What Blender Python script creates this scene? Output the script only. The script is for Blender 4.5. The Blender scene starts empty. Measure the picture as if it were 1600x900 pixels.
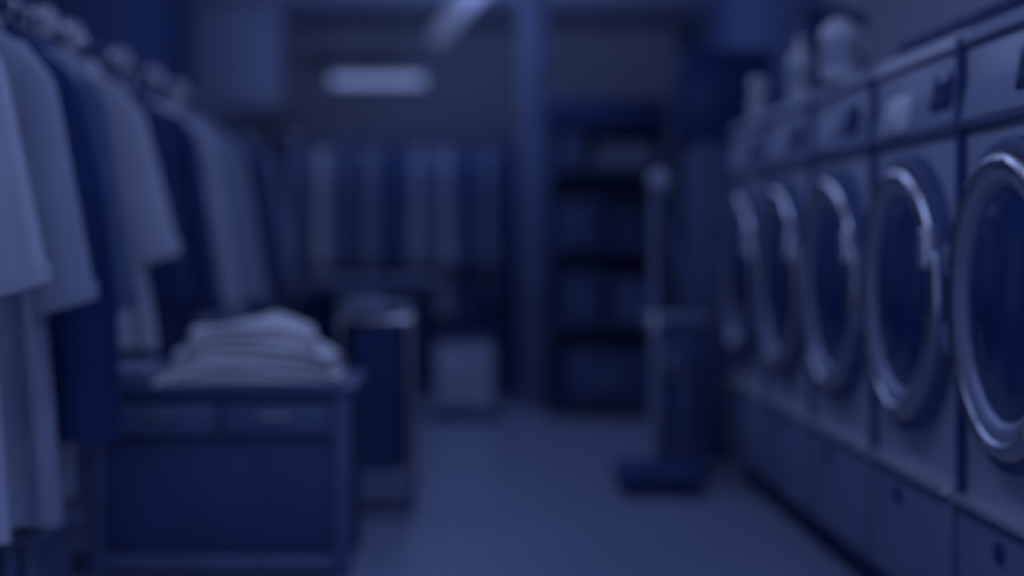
import bpy, bmesh, math, random
from mathutils import Vector, Matrix, noise
PI = math.pi
S = bpy.context.scene
C = S.collection

# ------------------------------------------------------------------ colour helpers
def lin(v):
    v /= 255.0
    return v / 12.92 if v <= 0.04045 else ((v + 0.055) / 1.055) ** 2.4
def navy(t):                                   # the photograph's navy-toned grey scale, t = 0 black .. 1 white
    return [lin(8 + 82 * t), lin(19 + 82 * t), lin(57 + 84 * t)]
WHITE = navy(0.8)
TINT = [navy(0.8)[0] / navy(0.8)[2] * 1.04, navy(0.8)[1] / navy(0.8)[2] * 1.03, 0.94]           # colour of all the light in the room
def alb(t):
    return [min(0.95, 0.78 * a / b) for a, b in zip(navy(t), WHITE)]

# ------------------------------------------------------------------ camera, world, lights, exposure
CAM_H = 1.02
cd = bpy.data.cameras.new('camera'); cam = bpy.data.objects.new('camera', cd); C.objects.link(cam)
cam.location = (0, 0, CAM_H); cam.rotation_euler = (PI / 2, 0, 0)
cd.sensor_width = 36; cd.lens = 54; cd.shift_x = 85 / 1600; cd.shift_y = -75 / 1600
cd.clip_start = 0.05
cd.dof.use_dof = True; cd.dof.focus_distance = 2.6; cd.dof.aperture_fstop = 0.85
S.camera = cam
w = bpy.data.worlds.new('daylight'); S.world = w; w.use_nodes = True
bg = w.node_tree.nodes['Background']
bg.inputs[0].default_value = (*TINT, 1); bg.inputs[1].default_value = 0.95
S.view_settings.view_transform = 'Standard'; S.view_settings.look = 'None'
S.view_settings.gamma = 1; S.view_settings.exposure = 0.0; S.view_settings.use_curve_mapping = False

def area(name, loc, sx, sy, power, rot=(0, 0, 0)):
    l = bpy.data.lights.new(name, 'AREA'); l.shape = 'RECTANGLE'; l.size = sx; l.size_y = sy
    l.energy = power; l.color = TINT
    o = bpy.data.objects.new(name, l); C.objects.link(o); o.location = loc; o.rotation_euler = rot
    return o
LAMP = 12.0
LAMPS = [(-0.1, 1.2), (-0.1, 3.6), (-0.1, 6.0), (-0.1, 8.6)]  # lamps out of view, added over the aisle to light the room
for (x, y) in LAMPS:
    area('added_aisle_light', (x, y, 2.80), 0.3, 1.4, LAMP)

area('added_uplight', (0.1, 10.46, 1.625), 1.5, 0.08, 34.0, (PI, 0, 0))   # unseen uplight added on the partition to brighten ceiling and back wall

# ------------------------------------------------------------------ materials
MATS = {}
def mat(name, t, rough=0.6, metal=0.0, var=0.12, scale=6.0, bump=0.0, bscale=60.0, col=None, spec=0.4, emit=None, alpha=None):
    if name in MATS: return MATS[name]
    m = bpy.data.materials.new(name); m.use_nodes = True
    nt = m.node_tree; b = nt.nodes['Principled BSDF']
    base = col or alb(t)
    tc = nt.nodes.new('ShaderNodeTexCoord')
    n = nt.nodes.new('ShaderNodeTexNoise'); n.inputs['Scale'].default_value = scale; n.inputs['Detail'].default_value = 4
    nt.links.new(tc.outputs['Object'], n.inputs['Vector'])
    r = nt.nodes.new('ShaderNodeValToRGB')
    r.color_ramp.elements[0].position = 0.3; r.color_ramp.elements[1].position = 0.7
    r.color_ramp.elements[0].color = (*[c * (1 - var) for c in base], 1)
    r.color_ramp.elements[1].color = (*[min(1, c * (1 + var)) for c in base], 1)
    nt.links.new(n.outputs['Fac'], r.inputs['Fac']); nt.links.new(r.outputs['Color'], b.inputs['Base Color'])
    b.inputs['Roughness'].default_value = rough; b.inputs['Metallic'].default_value = metal
    b.inputs['Specular IOR Level'].default_value = spec
    if bump:
        n2 = nt.nodes.new('ShaderNodeTexNoise'); n2.inputs['Scale'].default_value = bscale; n2.inputs['Detail'].default_value = 3
        nt.links.new(tc.outputs['Object'], n2.inputs['Vector'])
        bp = nt.nodes.new('ShaderNodeBump'); bp.inputs['Strength'].default_value = bump; bp.inputs['Distance'].default_value = 0.01
        nt.links.new(n2.outputs['Fac'], bp.inputs['Height']); nt.links.new(bp.outputs['Normal'], b.inputs['Normal'])
    if emit:
        b.inputs['Emission Color'].default_value = (*TINT, 1); b.inputs['Emission Strength'].default_value = emit
    MATS[name] = m
    return m
M_floor = mat('floor_vinyl', 0.42, rough=0.32, var=0.06, scale=1.5, spec=0.5)
M_ceil = mat('ceiling_paint', 0.36, rough=0.9, var=0.04, scale=2)
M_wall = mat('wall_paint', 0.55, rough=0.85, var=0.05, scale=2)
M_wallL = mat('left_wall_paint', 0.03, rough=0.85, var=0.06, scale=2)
M_dark = mat('dark_board', 0.11, rough=0.6, var=0.2, scale=3, spec=0.15)
M_panel = mat('wall_panel_paint', 0.62, rough=0.5, var=0.04, scale=2)
M_base = mat('baseboard_vinyl', 0.1, rough=0.5)
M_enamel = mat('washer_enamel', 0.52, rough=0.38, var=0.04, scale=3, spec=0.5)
M_enamel_shade = mat('washer_enamel_shaded', 0.31, rough=0.4, var=0.05, scale=3, spec=0.5)  # same enamel, darkened to paint in the weaker light low down
M_fascia = mat('washer_fascia', 0.36, rough=0.38, var=0.04, scale=3, spec=0.5)
M_steel = mat('brushed_steel', 0.75, rough=0.35, metal=0.7, var=0.06, scale=14)
M_chrome = mat('chrome', 0, rough=0.3, metal=1.0, var=0.02, col=[0.42, 0.42, 0.44])
M_black = mat('black_plastic', 0.0, rough=0.45, var=0.15, spec=0.12)
M_rubber = mat('dark_rubber', 0.03, rough=0.55, var=0.15, spec=0.15)
M_bezel = mat('door_bezel_rubber', 0.15, rough=0.55, spec=0.2)
M_hook = mat('bright_chrome', 0, rough=0.18, metal=1.0, var=0.02, col=[0.9, 0.9, 0.9])
M_pole = mat('pole_plastic', 0.36, rough=0.5)
M_glass = mat('dark_door_glass', 0.0, rough=0.08, var=0.1, spec=0.6)
M_drum = mat('door_inner_rim', 0.45, rough=0.4, metal=0.2)
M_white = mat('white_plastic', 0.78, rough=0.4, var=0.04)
M_cab = mat('white_cabinet', 0.44, rough=0.5, var=0.04)
M_towel = mat('white_terry', 0.84, rough=0.95, var=0.06, scale=12, bump=0.5, bscale=160)
M_tube = mat('lamp_diffuser', 0.8, rough=0.5, emit=0.46)
M_tube2 = mat('long_lamp_diffuser', 0.5, rough=0.5, emit=0.19)
M_lampbody = mat('lamp_housing', 0.6, rough=0.5)
M_screen = mat('display_glass', 0.02, rough=0.25, var=0.1, spec=0.15)
def cloth(t):
    return mat('cloth_%02d' % round(t * 100), t, rough=0.92, var=0.09, scale=5, bump=0.25, bscale=140, spec=0.2)

# ------------------------------------------------------------------ mesh helpers
def link(name, bm, m, parent=None, smooth=False, ang=40):
    me = bpy.data.meshes.new(name); bm.normal_update(); bm.to_mesh(me); bm.free()
    me.materials.append(m)
    if smooth:
        for p in me.polygons: p.use_smooth = True
        try: me.set_sharp_from_angle(angle=math.radians(ang))
        except Exception: pass
    o = bpy.data.objects.new(name, me); C.objects.link(o)
    if parent: o.parent = parent
    return o
def thing(name, label, cat, loc=(0, 0, 0), rz=0, group=None):
    o = bpy.data.objects.new(name, None); C.objects.link(o); o.empty_display_size = 0.1
    o.location = loc; o.rotation_euler = (0, 0, rz)
    return tag(o, label, cat, group)
def tag(o, label, cat, group=None):
    o['label'] = label; o['category'] = cat
    if group: o['group'] = group
    return o
def struct(o, label=None):
    o['kind'] = 'structure'
    if label: o['label'] = label
    return o
def box(bm, c, s, bev=0.0, seg=2, mtx=None):
    r = bmesh.ops.create_cube(bm, size=1.0)
    vs = r['verts']
    for v in vs: v.co = Vector((c[0] + v.co.x * s[0], c[1] + v.co.y * s[1], c[2] + v.co.z * s[2]))
    if bev:
        es = list({e for v in vs for e in v.link_edges})
        rb = bmesh.ops.bevel(bm, geom=es, offset=bev, segments=seg, affect='EDGES', profile=0.5)
        vs = list({v for f in rb['faces'] for v in f.verts} | {v for v in vs if v.is_valid})
    if mtx:
        for v in vs: v.co = mtx @ v.co
    return vs
def nb(): return bmesh.new()
def boxo(name, c, s, m, parent=None, bev=0.0, seg=2):
    bm = nb(); box(bm, c, s, bev, seg); return link(name, bm, m, parent, smooth=bev > 0)
def rings(bm, rs, cap=True, closed=False):
    vr = [[bm.verts.new(p) for p in r] for r in rs]
    n = len(rs[0])
    for a, b in zip(vr, vr[1:] + ([vr[0]] if closed else [])):
        for i in range(n):
            bm.faces.new((a[i], a[(i + 1) % n], b[(i + 1) % n], b[i]))
    if cap and not closed:
        bm.faces.new(list(reversed(vr[0]))); bm.faces.new(vr[-1])
    bmesh.ops.recalc_face_normals(bm, faces=bm.faces[:])
def tube(bm, pts, r, n=10):
    pts = [Vector(p) for p in pts]; rs = []
    rr = r if isinstance(r, (list, tuple)) else [r] * len(pts)
    up = None
    for i, p in enumerate(pts):
        d = (pts[min(i + 1, len(pts) - 1)] - pts[max(i - 1, 0)]).normalized()
        if up is None: up = Vector((0, 0, 1)) if abs(d.z) < 0.9 else Vector((1, 0, 0))
        a = d.cross(up).normalized(); b = a.cross(d).normalized(); up = b
        rs.append([p + (a * math.cos(2 * PI * k / n) + b * math.sin(2 * PI * k / n)) * rr[i] for k in range(n)])
    rings(bm, rs)
def tubeo(name, pts, r, m, parent=None, n=10):
    bm = nb(); tube(bm, pts, r, n); return link(name, bm, m, parent, smooth=True)
def lathe(bm, prof, n=32, axis='z', c=(0, 0, 0), closed=False, cap=True):
    rs = []
    for (r, h) in prof:
        ring = []
        for k in range(n):
            a = 2 * PI * k / n; u, v = r * math.cos(a), r * math.sin(a)
            p = (u, v, h) if axis == 'z' else ((h, u, v) if axis == 'x' else (u, h, v))
            ring.append(Vector(p) + Vector(c))
        rs.append(ring)
    rings(bm, rs, cap=cap, closed=closed)
def latheo(name, prof, m, parent=None, n=32, axis='z', c=(0, 0, 0), closed=False, cap=True):
    bm = nb(); lathe(bm, prof, n, axis, c, closed, cap); return link(name, bm, m, parent, smooth=True)
def copy_tree(o, parent=None):
    c = o.copy(); C.objects.link(c); c.parent = parent
    for ch in [x for x in o.children]: copy_tree(ch, c)
    return c

# ------------------------------------------------------------------ the setting
XL, XR, YF, YB, ZC = -2.1, 1.95, -1.2, 13.7, 2.9
struct(boxo('floor', ((XL + XR) / 2, (YF + YB) / 2, -0.05), (XR - XL + 0.4, YB - YF + 0.4, 0.1), M_floor), 'pale glossy smooth shop floor')
struct(boxo('ceiling', ((XL + XR) / 2, (YF + YB) / 2, ZC + 0.05), (XR - XL + 0.4, YB - YF + 0.4, 0.1), M_ceil))
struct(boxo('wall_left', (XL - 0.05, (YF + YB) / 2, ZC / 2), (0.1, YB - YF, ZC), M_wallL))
struct(boxo('wall_back', ((XL + XR) / 2, YB + 0.05, ZC / 2), (XR - XL, 0.1, ZC), M_wall))
wr = struct(boxo('wall_right', (XR + 0.05, (YF + YB) / 2, ZC / 2), (0.1, YB - YF, ZC), mat('right_wall_paint', 0.12, rough=0.85, var=0.05, scale=2)))
yy = 7.93
while yy > 0.2:                                               # pale cladding boards on the wall above the washers
    boxo('wall_panel', (XR - 0.012, yy - 0.66, 1.47), (0.03, 1.308, 2.82), M_panel, wr, 0.004, 1)
    yy -= 1.32
struct(boxo('baseboard_left', (XL + 0.008, (YF + YB) / 2, 0.05), (0.02, YB - YF, 0.1), M_base))
struct(boxo('baseboard_back', ((XL + XR) / 2, YB - 0.008, 0.05), (XR - XL, 0.02, 0.1), M_base))
struct(boxo('wall_partition', (-0.40, 10.45, 0.80), (3.42, 0.1, 1.60), M_dark, None, 0.006, 1), 'dark low partition behind the far clothes rail')
bm = nb(); box(bm, (0.46, 9.35, ZC / 2), (0.17, 0.17, ZC), 0.015)
struct(link('trim_1', bm, mat('pillar_paint', 0.24, rough=0.7), None, True), 'slim pale square pillar from floor to ceiling')

# ceiling lamps
def ceiling_lamp(loc, L, W, rz, label, drop=0.0, tube_mat=None):
    t = thing('ceiling_lamp', label, 'lamp', loc, rz, 'ceiling lamps')
    boxo('housing', (0, 0, -0.03 - drop), (W * 1.3, L, 0.06), M_lampbody, t, 0.01)
    tubeo('diffuser', [(0, -L * 0.49, -0.085 - drop), (0, L * 0.49, -0.085 - drop)], W * 0.5, tube_mat or M_tube, t, 16)
    for s in (-1, 1): boxo('end_cap', (0, s * L * 0.495, -0.075 - drop), (W * 1.1, 0.02, 0.1), M_lampbody, t, 0.006)
    if drop:
        for s in (-1, 1): tubeo('suspension_rod', [(0, s * L * 0.35, 0), (0, s * L * 0.35, -drop - 0.01)], 0.008, M_steel, t)
    return t
ceiling_lamp((-0.675, 13.0, ZC), 0.80, 0.085, PI / 2, 'white fluorescent ceiling lamp hung crosswise towards the back wall', 0.44)
ceiling_lamp((0.005, 12.05, ZC), 2.9, 0.16, math.radians(7), 'long white fluorescent ceiling lamp running lengthwise down the room', 0.0, M_tube2)
for i, (x, y) in enumerate(LAMPS[:4]):
    t = thing('ceiling_lamp', 'added unseen box ceiling lamp above ' + ('the shop front before the washers', 'the foremost washers', 'the last washer and the steamer', 'the far shelving and ironing board')[i], 'lamp', (x, y, ZC), 0, 'added aisle lamps out of view')
    boxo('housing', (0, 0, -0.045), (0.34, 1.5, 0.09), M_lampbody, t, 0.01)

# white wall cupboard high in the left corner
t = thing('wall_cabinet', 'tall white wall cupboard high on the left wall', 'cabinet', (-1.76, 12.45, 2.05))
boxo('body', (0.0, 0, 0.42), (0.66, 0.9, 0.84), M_cab, t, 0.01)
for s in (-1, 1):
    d = boxo('door', (0.34, s * 0.225, 0.42), (0.02, 0.44, 0.82), M_cab, t, 0.004)
    tubeo('handle', [(0.35, s * 0.05, 0.1), (0.375, s * 0.05, 0.11), (0.375, s * 0.05, 0.25), (0.35, s * 0.05, 0.26)], 0.006, M_chrome, d)

# ------------------------------------------------------------------ washing machines along the right wall
X0, PITCH, Y0, WH = 1.15, 0.75, 2.81, 1.50
def make_washer():
    t = thing('washing_machine', 'x', 'washing machine', (X0, 0, 0), 0, 'front-loading washing machines in a row')
    W2 = 0.353
    # local: x = depth into the wall, y along the row (0 centre), z up
    bm = nb(); box(bm, (0.37, 0, 0.80), (0.70, 2 * W2, 1.39), 0.012)
    link('body', bm, M_enamel, t, True)
    boxo('plinth', (0.40, 0, 0.06), (0.66, 2 * W2 - 0.02, 0.12), M_rubber, t, 0.005)
    # tilted control fascia
    bm = nb(); v = [(0.004, 1.288), (0.038, 1.478), (0.10, 1.478), (0.10, 1.288)]
    rings(bm, [[(x, s * (W2 - 0.002), z) for x, z in v] for s in (-1, 1)])
    bmesh.ops.bevel(bm, geom=bm.edges[:], offset=0.006, segments=2, affect='EDGES')
    fa = link('control_panel', bm, M_fascia, t, True)
    tilt = Matrix.Rotation(math.atan2(0.034, 0.19), 4, 'Y')
    def on_fascia(y, z, dx=0.0):                              # point on the tilted face
        return (0.004 + (z - 1.288) / 0.19 * 0.034 + dx, y, z)
    def plate(name, y, z, sy, sz, th, m, parent, bev=0.004):
        bm = nb(); box(bm, (0, 0, 0), (th, sy, sz), bev)
        for vv in bm.verts: vv.co = tilt @ vv.co + Vector(on_fascia(y, z))
        return link(name, bm, m, parent, True)
    dsp = plate('display', -0.21, 1.385, 0.155, 0.108, 0.014, M_black, t)
    plate('screen', -0.21, 1.398, 0.115, 0.05, 0.018, M_screen, dsp, 0.002)
    for k in range(3): plate('button', -0.25 + 0.04 * k, 1.35, 0.022, 0.016, 0.022, M_rubber, dsp, 0.004)
    dr = plate('detergent_drawer', 0.15, 1.348, 0.21, 0.10, 0.022, M_enamel, t, 0.01)
    plate('drawer_pull', 0.15, 1.322, 0.10, 0.016, 0.032, M_enamel, dr, 0.006)
    bm = nb(); v = [(0.004, 1.466), (0.004, 1.474), (0.044, 1.516), (0.20, 1.516), (0.20, 1.466)]
    rings(bm, [[(x, s * (W2 - 0.001), z) for x, z in v] for s in (-1, 1)])
    bmesh.ops.bevel(bm, geom=bm.edges[:], offset=0.004, segments=2, affect='EDGES')
    link('top_trim', bm, M_enamel, t, True)
    # seam between fascia and door section
    boxo('fascia_seam', (0.02, 0, 1.283), (0.036, 2 * W2 - 0.004, 0.009), mat('seam_grey', 0.24), t)
    # lower access panel with a bright ledge
    lp = boxo('lower_panel', (0.012, 0, 0.272), (0.03, 2 * W2 - 0.016, 0.29), M_enamel_shade, t, 0.006)
    boxo('ledge', (0.006, 0, 0.430), (0.05, 2 * W2 - 0.002, 0.016), M_steel, t, 0.005)
    latheo('latch', [(0.0, -0.012), (0.02, -0.012), (0.024, -0.006), (0.024, 0.01), (0.0, 0.01)][1:4], M_black, lp, 16, 'x', (0, 0.06, 0.36))
    boxo('gap_shade', (0.06, PITCH / 2, 0.80), (0.10, PITCH - 2 * W2 - 0.006, 1.38), M_rubber, t)  # dark strip added so the gap between machines looks shaded
    # porthole door
    zc = 0.885
    latheo('door_bezel', [(0.352, 0.02), (0.350, -0.012), (0.340, -0.02), (0.318, -0.02), (0.312, 0.0), (0.312, 0.02)], M_bezel, t, 56, 'x', (0, 0, zc), closed=True)
    d = latheo('door', [(0.325, 0.0), (0.325, -0.022), (0.316, -0.036), (0.302, -0.042), (0.288, -0.036), (0.280, -0.022), (0.280, 0.0)], M_chrome, t, 64, 'x', (0, 0, zc), closed=True)
    latheo('inner_rim', [(0.286, -0.030), (0.264, -0.031), (0.244, -0.016), (0.238, 0.004), (0.286, 0.004)], M_drum, d, 56, 'x', (0, 0, zc), closed=True)
    latheo('glass', [(0.244, -0.006), (0.238, -0.016), (0.20, -0.026), (0.15, -0.034), (0.08, -0.039), (0.02, -0.040)], M_glass, d, 48, 'x', (0, 0, zc))
    # handle on the near side, hinge on the far side
    bm = nb(); box(bm, (-0.030, -0.285, zc + 0.115), (0.046, 0.04, 0.10), 0.012, 3); link('handle', bm, M_steel, d, True)
    for dz in (-0.09, 0.09):
        bm = nb(); box(bm, (-0.02, 0.322, zc + dz), (0.04, 0.05, 0.07), 0.01); link('hinge', bm, M_fascia, d, True)
    for k in range(8):
        a = 2 * PI * k / 8 + 0.2
        latheo('bolt', [(0.009, -0.02), (0.009, -0.044), (0.006, -0.046)], M_chrome, d, 10, 'x', (0, 0.300 * math.cos(a), zc + 0.300 * math.sin(a)))
    return t
w0 = make_washer()
wl = ['front-loading washing machine at the open end of the row, opposite the long white coats',
      'second front-loading washing machine of the row, reflection on its top edge painted white',
      'front-loading washing machine in the middle of the row of five',
      'front-loading washing machine with the large white detergent jug standing on top',
      'last front-loading washing machine of the row, beside the dark cabinet and steamer']
for i in range(5):
    o = w0 if i == 0 else copy_tree(w0)
    o.location = (X0, Y0 + PITCH * (i + 0.5), 0); o['label'] = wl[i]
    for ch in o.children:                                     # panels are not fitted alike on every machine
        k = ch.name.split('.')[0]
        if k == 'display': ch.location.y = (0.14, -0.03, 0.06, 0.055, 0.10)[i]
        if k == 'detergent_drawer': ch.location.y = (-0.39, -0.02, 0.03, 0.04, 0.05)[i]
        if i == 1 and k in ('detergent_drawer', 'top_trim'):
            ch.data = ch.data.copy(); ch.data.materials[0] = M_white  # white top_trim paints in light reflected along the top edge

# dark strip added for the shadow gap above the first machines
t = thing('shadow_gap_strip', 'dark strip added as the shadow gap along the tops of the washing machines', 'shadow strip', (X0 + 0.105, 3.5, WH + 0.0165))
boxo('channel', (0, 0, 0.02), (0.09, 1.45, 0.04), M_rubber, t, 0.005)
for k in range(4): boxo('lid_clip', (-0.03, -0.62 + 0.42 * k, 0.037), (0.03, 0.03, 0.012), M_black, t, 0.003)

# bottles and jugs on the machines
def bottle(x, y, r, h, label, name='detergent_bottle', ball=False, handle=False, capm=None):
    t = thing(name, label, 'bottle', (x, y, WH + 0.0165), 0.4, 'detergent bottles on the washers')
    b = latheo('body', [(r * 0.9, 0), (r, 0.012), (r, h * 0.62), (r * 0.9, h * 0.72), (r * 0.55, h * 0.8), (r * 0.34, h * 0.84), (r * 0.34, h * 0.9)], M_white, t, 28)
    if ball:
        pr = [(max(0.004, r * 0.95 * math.sin(PI * k / 12)), h * 0.87 + r * 0.95 * (1 - math.cos(PI * k / 12))) for k in range(13)]
        latheo('cap', pr, M_white, t, 24)
    else:
        latheo('cap', [(r * 0.42, h * 0.86), (r * 0.44, h * 0.87), (r * 0.44, h * 0.985), (r * 0.38, h)], capm or M_white, t, 20)
    latheo('sticker', [(r * 1.005, h * 0.18), (r * 1.012, h * 0.19), (r * 1.012, h * 0.54), (r * 1.005, h * 0.55)], mat('sticker', 0.55, rough=0.4), b, 28, cap=False)
    if handle:
        tubeo('handle', [(r * 0.85, 0, h * 0.35), (r * 1.35, 0, h * 0.40), (r * 1.45, 0, h * 0.55), (r * 1.25, 0, h * 0.70), (r * 0.7, 0, h * 0.73)], r * 0.16, M_white, b)
    return t
bottle(1.195, 4.80, 0.062, 0.235, 'large white detergent jug with a handle and dark cap on a washer', 'detergent_jug', handle=True, capm=M_black)
bottle(1.225, 5.48, 0.045, 0.225, 'tall slim white bottle on a washer, behind the large jug')
bottle(1.235, 6.30, 0.042, 0.11, 'small white bottle with a ball-shaped cap on the last washer', ball=True)
t = thing('equipment_box', 'dark tall box on the washer tops behind the white bottles', 'box', (1.50, 6.25, WH - 0.0045))
boxo('body', (0, 0, 0.205), (0.24, 0.3, 0.41), M_black, t, 0.01); boxo('lid', (0, 0, 0.42), (0.25, 0.31, 0.025), M_rubber, t, 0.006)

# ------------------------------------------------------------------ clothes
def sect(wx, dy, n, z, folds, amp, ph, cx=0.0, cy=0.0):
    out = []
    for k in range(n):
        a = 2 * PI * k / n; c, s = math.cos(a), math.sin(a)
        x = wx * math.copysign(abs(c) ** 0.75, c); y = dy * math.copysign(abs(s) ** 0.75, s)
        f = amp * (math.sin(folds * a + ph) + 0.6 * math.sin(folds * 1.7 * x / max(wx, .01) + ph * 2.1 + z * 2))
        out.append((cx + x + 0.25 * f * c, cy + y + f * (1 if s >= 0 else -1) * min(1, abs(s) * 1.6), z))
    return out
def interp(prof, u):
    for (a, b) in zip(prof, prof[1:]):
        if u <= b[0] or b is prof[-1]:
            f = 0 if b[0] == a[0] else min(1, max(0, (u - a[0]) / (b[0] - a[0])))
            return [p + (q - p) * f for p, q in zip(a, b)]
RAILZ = 1.70
def hanger(loc, rz, label, half=0.2, hookm=None, group='clothes hangers on the rail'):
    t = thing('clothes_hanger', label, 'hanger', loc, rz, group)      # origin at the rail centre
    pts = [(0.0, 0, -0.14), (0, 0, -0.06)] + [(0.026 * math.cos(a), 0, -0.024 + 0.026 * math.sin(a)) for a in [(-90 + 24 * k) * PI / 180 for k in range(0, 12)]]
    tubeo('hook', pts, 0.0045, M_hook, t, 8)
    tubeo('shoulder_bar', [(-half, 0, -0.205), (-half * 0.55, 0, -0.165), (-0.03, 0, -0.132), (0, 0, -0.128), (0.03, 0, -0.132), (half * 0.55, 0, -0.165), (half, 0, -0.205)],
          [0.011, 0.012, 0.011, 0.011, 0.011, 0.012, 0.011], hookm or M_rubber, t, 8)
    latheo('collar_knob', [(0.010, -0.115), (0.017, -0.105), (0.017, -0.085), (0.008, -0.075)], M_rubber, t, 14)
    return t
def garment(name, label, cat, loc, rz, t_body, zhem, sh=0.160, hw=0.24, dep=0.05, sleeve=None, t_slv=None, seed=0, group=None, collar=True, placket=False, mid=None, shape=None):
    """hangs below a point on the rail; zhem absolute height of the hem; sleeve = (end height, outward reach)"""
    T = thing(name, label, cat, loc, rz, group)
    rnd = random.Random(seed); ph = rnd.random() * 6
    m = cloth(t_body); top = -0.115; hem = zhem - loc[2]
    prof = [(0.0, 0.062, 0.035), (0.03, 0.09, 0.04), (0.055, 0.13, 0.042), (0.085, sh, 0.044), (0.12, sh + 0.012, 0.045), (0.3, sh + 0.01, dep)]
    L = top - hem
    prof.append((L * 0.6, (mid or (sh + hw) / 2), dep * 1.05)); prof.append((L, hw, dep * 1.2))
    if shape: prof = prof[:3] + [(u, wx, dep) for u, wx in shape]
    prof = sorted(prof)
    us = [0, 0.015, 0.03, 0.045, 0.06, 0.085, 0.11, 0.15, 0.2, 0.3] + [0.3 + (L - 0.3) * k / 16 for k in range(1, 17)]
    bm = nb(); rs = []
    for u in us:
        _, wx, dy = interp(prof, u)
        amp = 0.014 * min(1, max(0, (u - 0.12) / 0.5)) * (dep / 0.05)
        rs.append(sect(wx, dy, 56, top - u, 7, amp, ph + 0.3 * math.sin(u * 3)))
    rings(bm, rs); body = link('body', bm, m, T, True, 70)
    if sleeve:
        ez, reach = sleeve; ez -= loc[2]
        for s in (-1, 1):
            bm = nb(); rs = []
            p0 = Vector((s * (sh - 0.07), 0, top - 0.06)); p1 = Vector((s * (sh - 0.025), 0, top - 0.16)); p2 = Vector((s * (reach - 0.085), 0, ez))
            for k in range(18):
                f = k / 17
                p = p0.lerp(p1, f / 0.2) if f < 0.2 else p1.lerp(p2, (f - 0.2) / 0.8)
                wx = 0.05 + 0.035 * min(1, f / 0.25); dy = 0.03 + 0.025 * f
                ring = sect(wx, dy, 28, 0, 4, 0.006 * f, ph + s + f * 2)
                tiltz = s * -0.38 * (1 if f > 0.2 else 0.6 + f * 2)
                rs.append([(p.x + x, p.y + y, p.z + x * tiltz * -1 * 0.8) for x, y, z in ring])
            rings(bm, rs); sl = link('sleeve', bm, cloth(t_slv if t_slv is not None else t_body), T, True, 70)
            bm = nb(); rs = []
            for dz in (0.0, 0.045):
                ring = sect(0.0875, 0.058, 28, 0, 4, 0.005, ph + s + 2)
                rs.append([(p2.x + x, p2.y + y, p2.z + dz - 0.002 + x * s * 0.30) for x, y, z in ring])
            rings(bm, rs); link('cuff', bm, cloth(t_slv if t_slv is not None else t_body), sl, True, 70)
    if collar:
        bm = nb(); rs = []
        for (u, wx, dy) in [(0.02, 0.088, 0.048), (-0.025, 0.066, 0.042), (-0.03, 0.058, 0.034), (-0.005, 0.056, 0.03)]:
            rs.append(sect(wx, dy, 28, top - u, 3, 0.001, 0))
        rings(bm, rs, cap=False); link('collar', bm, m, T, True, 60)
    if placket:
        bm = nb(); rs = []
        for k in range(12):
            u = 0.04 + (L - 0.06) * k / 11; _, wx, dy = interp(prof, u)
            y = -dy - 0.002 - 0.016 * min(1, u / 0.6)
            rs.append([(-0.022, y + 0.012, top - u), (-0.022, y - 0.003, top - u), (0.022, y - 0.003, top - u), (0.022, y + 0.012, top - u)])
        rings(bm, rs); pk = link('placket', bm, m, T)
        for k in range(6):
            u = 0.12 + (L * 0.75) * k / 6; _, wx, dy = interp(prof, u)
            y = -dy - 0.006 - 0.016 * min(1, u / 0.6)
            latheo('button', [(0.009, -0.003), (0.009, 0.002)], M_steel, pk, 12, 'y', (0, y, top - u))
    return T
def trousers(label, loc, rz, t_body, zhem, half=0.15, group=None, seed=1):
    T = thing('trousers', label, 'trousers', loc, rz, group); hem = zhem - loc[2]; top = -0.16
    for s in (-1, 1):
        bm = nb(); rs = []
        for k in range(14):
            f = k / 13; ring = sect(half * (1 - 0.06 * f), 0.018 + 0.004 * f, 32, 0, 3, 0.003 + 0.004 * f, seed + s)
            rs.append([(x, y + s * 0.024, top + (hem - top) * f) for x, y, z in ring])
        rings(bm, rs); link('leg', bm, cloth(t_body), T, True, 70)
    boxo('waistband', (0, 0, top + 0.0), (half * 2.02, 0.07, 0.045), cloth(t_body), T, 0.012)
    return T

RX = -1.26
GR = 'clothes on the long rail over the counter'
def hang(kind, y, *a, **k):
    k.setdefault('group', GR)
    return garment(kind, a[0], a[1], (RX, y, RAILZ), 0, *a[2:], **k)
hang('long_coat', 3.50, 'long pale coat on the rail, sleeve in front of the other white coat', 'coat', 0.66, 0.33, sleeve=(0.90, 0.33), seed=1, placket=True)
hang('long_coat', 3.95, 'long white coat hanging to the shins, next to the long black dress', 'coat', 0.53, 0.29, sleeve=(0.845, 0.33), seed=2, placket=True)
hang('long_dress', 4.28, 'long flared black dress hanging between the white coat and pale trousers', 'dress', 0.0, 0.46, hw=0.32, sh=0.16, dep=0.045, shape=[(0.10, 0.185), (0.22, 0.225), (0.43, 0.275), (0.75, 0.31), (1.2, 0.32)], seed=3, collar=False)
trousers('long pale trousers behind the black dress, legs below its hem', (RX, 4.415, RAILZ), 0, 0.55, 0.28, 0.16, GR)
hang('jacket', 4.53, 'slate blue jacket squeezed in front of the pale short shirt', 'jacket', 0.16, 0.66, sleeve=(0.80, 0.31), seed=5, dep=0.04, t_slv=0.22)
hang('shirt', 5.08, 'pale shirt with wide sleeve hanging above the counter', 'shirt', 0.64, 0.66, sleeve=(0.95, 0.34), seed=6, hw=0.27, dep=0.055, placket=True)
hang('dark_coat', 5.50, 'black coat hanging right behind the pale shirt', 'coat', 0.03, 0.50, sleeve=(0.80, 0.31), seed=7)
hang('dark_coat', 6.10, 'navy black coat hanging in front of the cream shirt', 'coat', 0.02, 0.55, sleeve=(0.72, 0.33), seed=9, dep=0.06)
hang('shirt', 6.60, 'cream shirt with long sleeves behind the navy black coat', 'shirt', 0.58, 0.62, sleeve=(0.72, 0.33), seed=10, dep=0.06)
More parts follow.
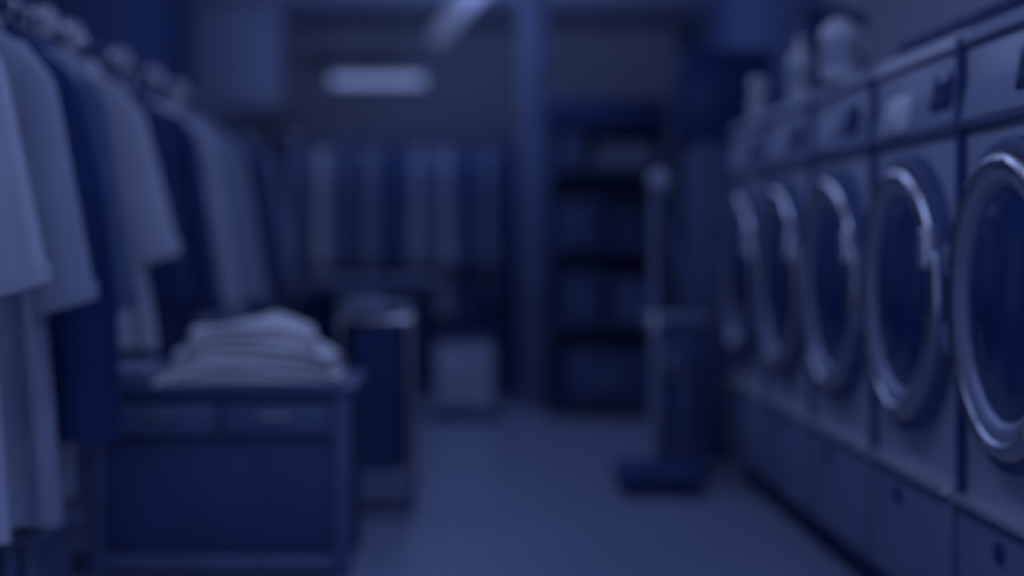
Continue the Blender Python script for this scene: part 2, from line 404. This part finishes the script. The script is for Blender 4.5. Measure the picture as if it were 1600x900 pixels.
hang('shirt', 7.05, 'greyish long shirt between cream shirt and pale smock', 'shirt', 0.42, 0.60, sleeve=(0.75, 0.32), seed=11)
hang('smock', 7.50, 'pale smock near the far end of the long rail', 'smock', 0.50, 0.60, sleeve=(0.72, 0.33), seed=12, dep=0.06)
hang('dark_coat', 8.20, 'dark narrow coat at the far end of the long rail', 'coat', 0.02, 0.55, sleeve=(0.75, 0.33), seed=13)
hang('jacket', 8.85, 'grey-blue jacket, the last garment on the long rail', 'jacket', 0.30, 0.60, sleeve=(0.75, 0.33), seed=14)
for y, l in [(3.50, 'the foremost pale coat'), (3.95, 'the long white coat'), (4.28, 'the black dress'), (4.415, 'the pale trousers'), (4.53, 'the slate blue jacket'),
          (5.08, 'the pale wide-sleeved shirt'), (5.50, 'the black coat'), (6.10, 'the navy black coat'), (6.60, 'the cream shirt'), (7.05, 'the greyish shirt'),
          (7.50, 'the pale smock'), (8.20, 'the dark narrow coat'), (8.85, 'the last grey-blue jacket')]:
    hanger((RX, y, RAILZ), 0, 'chrome-hooked hanger carrying ' + l, 0.135, M_rubber)
for y, l in [(4.85, 'the slate blue jacket and pale shirt'), (5.80, 'the two black coats')]:
    hanger((RX, y, RAILZ), 0.12, 'empty pale hanger between ' + l, 0.2, M_white)

t = thing('clothes_rail', 'long dark steel clothes rail on uprights above the counter', 'clothes rail', (RX, 0, 0))
tubeo('rail', [(0, 3.0, RAILZ - 0.016), (0, 9.25, RAILZ - 0.016)], 0.014, mat('rail_steel', 0.12, rough=0.5), t, 14)
for y in (3.1, 5.90, 9.15):
    u = tubeo('upright', [(0, y, 0.03), (0, y, RAILZ - 0.02)], 0.018, M_steel, t, 12)
    boxo('foot', (0, y, 0.02), (0.5, 0.05, 0.04), M_steel, t, 0.008)
    latheo('joint', [(0.024, RAILZ - 0.05), (0.027, RAILZ - 0.04), (0.027, RAILZ - 0.005), (0.015, RAILZ + 0.006)], M_chrome, u, 16, 'z', (0, y, 0))

for y, l in [(4.66, 'the slate blue jacket'), (4.97, 'the pale wide-sleeved shirt'), (5.70, 'the black coat'), (6.34, 'the navy black coat'), (6.86, 'the cream shirt')]:  # white discs added on the rail in place of blurred hook highlights
    d = thing('glint_disc', 'round white disc added as a glint on the clothes rail behind ' + l if y != 4.97 else 'round white disc added as a glint on the clothes rail in front of ' + l, 'glint disc', (RX, y, RAILZ - 0.016), 0, 'added glint discs on the long rail')
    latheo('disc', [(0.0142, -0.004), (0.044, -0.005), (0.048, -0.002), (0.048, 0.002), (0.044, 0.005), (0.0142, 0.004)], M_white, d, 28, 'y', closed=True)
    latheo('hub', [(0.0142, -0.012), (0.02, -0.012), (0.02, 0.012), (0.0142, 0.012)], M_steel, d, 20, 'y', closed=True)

# ------------------------------------------------------------------ counter with the towel pile
M_counter = mat('counter_laminate', 0.16, rough=0.5, var=0.1)
M_ctop = mat('counter_top', 0.05, rough=0.55, var=0.1)
M_inset = mat('counter_inset', 0.05, rough=0.55, var=0.12)
CX, CY, CW, CDp, CH = -0.72, 4.90, 0.80, 0.54, 0.58
t = thing('counter_cabinet', 'low dark counter cabinet with two drawers under the white towels', 'cabinet', (CX, CY, 0))
fy = -CDp / 2
boxo('carcass', (0, 0.015, 0.29), (CW - 0.03, CDp - 0.05, 0.53), M_inset, t, 0.004)
boxo('worktop', (0, 0, CH - 0.018), (CW + 0.03, CDp + 0.03, 0.036), M_ctop, t, 0.006)
for s in (-1, 1):
    boxo('corner_post', (s * (CW / 2 - 0.03), fy + 0.015, 0.272), (0.055, 0.05, 0.544), M_counter, t, 0.006)
    boxo('corner_post', (s * (CW / 2 - 0.03), -fy - 0.03, 0.272), (0.055, 0.05, 0.544), M_counter, t, 0.006)
    dr = boxo('drawer', (s * 0.172, fy + 0.006, 0.478), (0.335, 0.03, 0.10), M_counter, t, 0.006)
    tubeo('handle', [(s * 0.172 - 0.05, fy, 0.49), (s * 0.172 - 0.045, fy - 0.03, 0.49), (s * 0.172 + 0.045, fy - 0.03, 0.49), (s * 0.172 + 0.05, fy, 0.49)], 0.008, M_chrome, dr)
boxo('door_panel', (0, fy + 0.018, 0.245), (CW - 0.12, 0.02, 0.33), M_inset, t, 0.004)
boxo('bottom_rail', (0, fy + 0.012, 0.045), (CW - 0.11, 0.04, 0.055), mat('counter_rail', 0.22, rough=0.45), t, 0.006)

def folded(name, label, cat, loc, sx, sy, sz, layers, m, rz=0, seed=0, group=None, slump=0.0, rough=0.010, field=None, ramp=False):
    T = thing(name, label, cat, loc, rz, group); rnd = random.Random(seed); h = sz / layers
    for k in range(layers):
        bm = nb(); ns = 26; rs = []
        ex = rnd.uniform(-0.012, 0.012); wx = sx / 2 * (1 - 0.02 * k)
        for i in range(15):                                   # swept rounded lens section along y
            f = i / 14; yy = (f - 0.5) * sy; e = min(1, 0.35 + 3.2 * min(f, 1 - f)) ** 0.5 if 0 < i < 14 else 0.55
            ring = []
            for q in range(ns):
                a = 2 * PI * q / ns; c, s = math.cos(a), math.sin(a)
                x = wx * math.copysign(abs(c) ** 0.45, c) * (0.96 + 0.04 * e); z = h * 0.52 * math.copysign(abs(s) ** 0.6, s) * e
                nz = noise.noise(Vector((x * 7 + seed, yy * 7, k * 1.5))) * rough
                zz = h * (k + 0.5) + z + nz * (k + 0.5) / layers - slump * (x / wx) ** 2 * (k + 0.3) / layers
                if field:
                    px = loc[0] + math.cos(rz) * (x + ex) - math.sin(rz) * yy; py = loc[1] + math.sin(rz) * (x + ex) + math.cos(rz) * yy
                    lz = h * (k + 0.5) + z
                    zz = lz + field(px, py) * (min(1, max(0, lz / sz)) if ramp else 1)
                ring.append((x + ex, yy + (0 if field else nz), max(0.001, zz) if not field or ramp else zz))
            rs.append(ring)
        rings(bm, rs); link('fold', bm, m, T, True, 75)
    return T
zt = CH + 0.001
TG = 'white towels piled on the counter'
def drape(x, y):                                              # the sag and rumples that the whole pile shares
    return 0.045 * noise.noise(Vector((x * 5 + 3.1, y * 5, 0.4))) + 0.012 * noise.noise(Vector((x * 13, y * 13, 2.0))) - 0.052 * ((x + 0.645) / 0.25) ** 2
folded('folded_towel', 'wide folded white towel at the bottom of the pile', 'towel', (-0.645, 4.86, zt), 0.56, 0.42, 0.082, 2, M_towel, 0.03, 1, TG, field=drape, ramp=True)
folded('folded_towel', 'loosely folded white towel in the middle of the pile', 'towel', (-0.630, 4.87, zt + 0.0815), 0.49, 0.36, 0.052, 2, M_towel, -0.14, 2, TG, field=drape)
folded('folded_towel', 'crumpled white towel on top of the pile', 'towel', (-0.650, 4.87, zt + 0.133), 0.40, 0.31, 0.048, 2, M_towel, 0.18, 3, TG, field=drape)
folded('folded_garment', 'flat folded grey garment on the counter beside the towels', 'garment', (-1.015, 4.84, zt), 0.17, 0.34, 0.05, 2, cloth(0.36), 0.02, 4)

# laundry basket on the floor under the rail
M_basket = mat('basket_plastic', 0.24, rough=0.5)
t = thing('laundry_basket', 'grey plastic laundry basket on the floor under the coats', 'basket', (-1.28, 4.18, 0))
boxo('base', (0, 0, 0.012), (0.36, 0.30, 0.024), M_basket, t, 0.006)
for s in (-1, 1):
    for k in range(7): boxo('slat', (-0.165 + 0.055 * k, s * 0.155, 0.12), (0.036, 0.012, 0.21), M_basket, t)
    for k in range(5): boxo('slat', (s * 0.185, -0.12 + 0.06 * k, 0.12), (0.012, 0.04, 0.21), M_basket, t)
    boxo('rim', (0, s * 0.158, 0.232), (0.40, 0.026, 0.026), M_basket, t, 0.008)
    boxo('rim', (s * 0.188, 0, 0.232), (0.026, 0.31, 0.026), M_basket, t, 0.008)

# chrome laundry cart beyond the counter
t = thing('laundry_cart', 'chrome-framed laundry cart with a dark bag beside the counter', 'cart', (-0.31, 5.95, 0))
for sx in (-1, 1):
    for sy in (-1, 1):
        tubeo('post', [(sx * 0.13, sy * 0.22, 0.07), (sx * 0.13, sy * 0.22, 0.72)], 0.015, M_chrome, t, 12)
        wl_ = latheo('castor', [(0.012, -0.014), (0.034, -0.012), (0.036, 0), (0.034, 0.012), (0.012, 0.014)], M_rubber, t, 20, 'x', (sx * 0.13, sy * 0.22, 0.037))
        boxo('fork', (sx * 0.13, sy * 0.22, 0.062), (0.036, 0.03, 0.03), M_rubber, wl_, 0.004)
    tubeo('top_rail', [(sx * 0.13, -0.22, 0.72), (sx * 0.13, 0.22, 0.72)], 0.013, M_chrome, t)
    tubeo('bottom_rail', [(sx * 0.13, -0.22, 0.12), (sx * 0.13, 0.22, 0.12)], 0.012, M_rubber, t)
for sy in (-1, 1):
    tubeo('top_rail', [(-0.13, sy * 0.22, 0.72), (0.13, sy * 0.22, 0.72)], 0.013, M_chrome, t)
    tubeo('bottom_rail', [(-0.13, sy * 0.22, 0.12), (0.13, sy * 0.22, 0.12)], 0.012, M_rubber, t)
bm = nb(); rs = [sect(0.128 - 0.02 * f, 0.21 - 0.02 * f, 40, 0.70 - 0.55 * f, 6, 0.006 + 0.008 * f, 1 + f) for f in [k / 9 for k in range(10)]]
rings(bm, rs); link('bag', bm, cloth(0.07), t, True, 70)
folded('folded_towel', 'small folded pale towel on the laundry cart', 'towel', (-0.36, 5.82, 0.735), 0.16, 0.24, 0.06, 2, cloth(0.44), 0.2, 8)
folded('folded_towel', 'crumpled pale cloth on the bag of the laundry cart', 'towel', (-0.245, 6.06, 0.735), 0.13, 0.18, 0.045, 2, cloth(0.36), -0.2, 9)

# ------------------------------------------------------------------ steamer, dark cabinet and kiosk at the end of the washer row
t = thing('garment_steamer', 'garment steamer with pale pole and round head on dark base', 'steamer', (0.80, 6.22, 0))
b = boxo('base', (0.01, 0, 0.075), (0.34, 0.26, 0.09), M_rubber, t, 0.03, 4)
for sx in (-1, 1):
    for sy in (-1, 1): latheo('wheel', [(0.012, -0.012), (0.03, -0.01), (0.031, 0), (0.03, 0.01), (0.012, 0.012)], M_black, b, 16, 'x', (0.01 + sx * 0.12, sy * 0.10, 0.031))
tubeo('pole', [(0, 0.03, 0.11), (0, 0.03, 1.22)], 0.017, M_pole, t, 14)
pr = [(max(0.004, 0.052 * math.sin(PI * k / 14)), 1.255 - 0.052 * math.cos(PI * k / 14)) for k in range(15)]
latheo('head', pr, mat('steamer_head', 0.5), t, 24, 'z', (0.02, 0.0, 0))
tubeo('hose', [(0.10, 0.05, 0.11), (0.13, 0.05, 0.4), (0.12, 0.03, 0.8), (0.07, 0.0, 1.12), (0.03, 0.0, 1.21)], 0.012, mat('hose', 0.2), t, 10)
latheo('pole_clamp', [(0.026, 0.64), (0.03, 0.65), (0.03, 0.71), (0.026, 0.72)], M_steel, t, 16, 'z', (0, 0.03, 0))

t = thing('side_cabinet', 'narrow dark cabinet with pale top edge at the end of the washers', 'cabinet', (0.965, 6.72, 0))
boxo('body', (0, 0, 0.34), (0.20, 0.34, 0.64), M_dark, t, 0.006)
boxo('top', (-0.02, 0, 0.68), (0.27, 0.37, 0.03), mat('side_top', 0.4, rough=0.4), t, 0.008)
d = boxo('door', (0, -0.178, 0.34), (0.185, 0.016, 0.58), M_dark, t, 0.005)
boxo('edge_trim', (-0.105, -0.165, 0.345), (0.018, 0.04, 0.63), mat('side_top', 0.4), t, 0.004)
boxo('handle', (-0.06, -0.192, 0.5), (0.012, 0.016, 0.12), M_steel, d, 0.004)
boxo('plinth', (0, 0, 0.014), (0.19, 0.32, 0.028), M_rubber, t)

t = thing('payment_kiosk', 'tall payment kiosk with black head screen behind the washer row', 'kiosk', (1.26, 7.35, 0))
boxo('body', (0.02, 0, 0.74), (0.36, 0.34, 1.48), mat('kiosk_body', 0.17, rough=0.5), t, 0.012)
hd = boxo('head', (0, -0.02, 1.70), (0.42, 0.30, 0.42), M_black, t, 0.015)
boxo('screen', (0, -0.172, 1.72), (0.35, 0.012, 0.28), M_screen, hd, 0.004)
boxo('coin_plate', (0.0, -0.174, 1.15), (0.16, 0.014, 0.2), mat('coin_plate_grey', 0.2, rough=0.5), t, 0.004)
boxo('base', (0.02, 0, 0.02), (0.40, 0.38, 0.04), M_rubber, t, 0.006)

# ------------------------------------------------------------------ shelving at the back right
t = thing('shelving_unit', 'dark open shelving unit with linen and boxes beside the pillar', 'shelving', (0.86, 9.05, 0))
SW, SD, SH = 0.68, 0.40, 1.84
for sx in (-1, 1):
    boxo('side_panel', (sx * (SW / 2 - 0.012), 0, SH / 2), (0.024, SD, SH), M_dark, t, 0.003)
boxo('back_panel', (0, SD / 2 - 0.008, SH / 2), (SW - 0.05, 0.014, SH - 0.02), M_dark, t)
SZ = [0.08, 0.52, 0.96, 1.42, SH - 0.02]
for z in SZ: boxo('shelf', (0, -0.005, z), (SW - 0.046, SD - 0.02, 0.026), M_dark, t, 0.003)
boxo('header', (0, -SD / 2 - 0.006, SH - 0.10), (SW + 0.04, 0.03, 0.16), M_rubber, t, 0.005)
SGP = 'things on the dark shelving unit'
def sbox(x, z, sx, sz, m, label, cat='box', name='storage_box'):
    b = thing(name, label, cat, (0.86 + x, 9.0, z + 0.0135), 0, SGP)
    boxo('body', (0, 0, sz * 0.42), (sx, 0.28, sz * 0.84), m, b, 0.01)
    boxo('lid', (0, 0, sz * 0.9), (sx + 0.012, 0.295, sz * 0.2), m, b, 0.008)
    boxo('label_holder', (0, -0.146, sz * 0.4), (sx * 0.35, 0.012, sz * 0.2), mat('label_plate', 0.2), b, 0.003)
mg = mat('box_slate', 0.16, rough=0.6); mk = mat('box_dark', 0.08, rough=0.6)
sbox(-0.205, SZ[3], 0.175, 0.22, mg, 'slate storage box on the top shelf beside the white sheet')
folded('folded_sheet', 'white folded sheet on the top shelf of the shelving unit', 'linen', (0.965, 9.0, SZ[3] + 0.0135), 0.37, 0.28, 0.15, 3, cloth(0.46), 0, 21, SGP)
sbox(-0.16, SZ[2], 0.26, 0.28, mk, 'dark storage box on the middle shelf beside the grey sheet')
folded('folded_sheet', 'grey folded sheet on the middle shelf of the shelving unit', 'linen', (1.0, 9.0, SZ[2] + 0.0135), 0.28, 0.28, 0.20, 4, cloth(0.16), 0, 22, SGP)
sbox(-0.14, SZ[1], 0.26, 0.30, mk, 'dark storage box on the second lowest shelf by the pillar')
sbox(0.16, SZ[1], 0.24, 0.26, mg, 'slate storage box on the second lowest shelf beside the dark one')
sbox(0.0, SZ[0], 0.50, 0.30, mk, 'wide dark storage box on the bottom shelf')

# ------------------------------------------------------------------ far clothes rail across the back, ironing board, hamper
FY, FZ = 9.75, 1.68
t = thing('clothes_rail', 'dark clothes rail standing crosswise before the low partition', 'clothes rail', (-0.40, FY, 0))
tubeo('rail', [(-0.79, 0, FZ - 0.016), (0.73, 0, FZ - 0.016)], 0.015, M_rubber, t, 12)
for x in (-0.77, 0.71):
    tubeo('upright', [(x, 0, 0.03), (x, 0, FZ - 0.02)], 0.018, M_rubber, t)
    boxo('foot', (x, 0, 0.02), (0.05, 0.5, 0.04), M_rubber, t, 0.006)
FG = 'clothes on the far rail'
far = [(-1.02, 0.20, 'slate jacket at the wall end of the far rail'), (-0.865, 0.46, 'pale shirt on the far rail beside the slate jacket'), (-0.71, 0.14, 'dark blue coat on the far rail next to the pale shirt'),
       (-0.555, 0.24, 'grey-blue jacket on the far rail between two dark coats'), (-0.40, 0.02, 'black coat, the darkest on the far rail'), (-0.245, 0.30, 'light slate shirt on the far rail beside the black coat'),
       (-0.09, 0.34, 'pale slate jacket on the far rail'), (0.065, 0.06, 'dark narrow coat on the far rail'), (0.20, 0.16, 'blue-grey jacket on the far rail by the pillar')]
for i, (x, tt, l) in enumerate(far):
    garment('hanging_garment', l, 'garment', (x, FY, FZ), PI / 2 + 0.06 * math.sin(i * 2.3), tt * 1.15 + 0.07, 0.62 + 0.1 * math.sin(i * 1.7), sh=0.16, hw=0.21, dep=0.042, sleeve=(0.85, 0.27), seed=30 + i, group=FG)
    hanger((x, FY, FZ), PI / 2 + 0.06 * math.sin(i * 2.3), 'hanger on the far rail carrying the ' + l.split(' on the')[0].split(' at the')[0].split(',')[0], 0.135, group='hangers on the far rail')

t = thing('ironing_board', 'pale ironing board standing in front of the far clothes', 'ironing board', (-0.50, 8.75, 0))
bm = nb(); out = []
for k in range(40):
    a = 2 * PI * k / 40; x = 0.40 * math.cos(a); y = 0.15 * math.copysign(abs(math.sin(a)) ** 0.6, math.sin(a)) * (1 if x < 0 else 1 - 0.5 * (x / 0.40) ** 2)
    out.append((x, y))
rings(bm, [[(x * s, y * s, z) for x, y in out] for s, z in ((0.97, 0.765), (1, 0.775), (1, 0.80), (0.97, 0.81))])
link('board', bm, cloth(0.36), t, True, 50)
for s in (-1, 1):
    tubeo('leg', [(-0.27 * s, 0.04 * s, 0.765), (0.27 * s, 0.04 * s, 0.02)], 0.012, M_rubber, t)
    tubeo('foot', [(0.27 * s, -0.15, 0.014), (0.27 * s, 0.15, 0.014)], 0.014, M_rubber, t)
t = thing('laundry_hamper', 'white square laundry hamper on a dark base before the far rail', 'hamper', (0.04, 8.85, 0))
boxo('base', (0, 0, 0.03), (0.36, 0.32, 0.06), M_rubber, t, 0.008)
boxo('body', (0, 0, 0.26), (0.33, 0.30, 0.40), mat('hamper_cloth', 0.6, rough=0.8), t, 0.02, 3)
boxo('rim', (0, 0, 0.455), (0.35, 0.32, 0.03), M_rubber, t, 0.01)
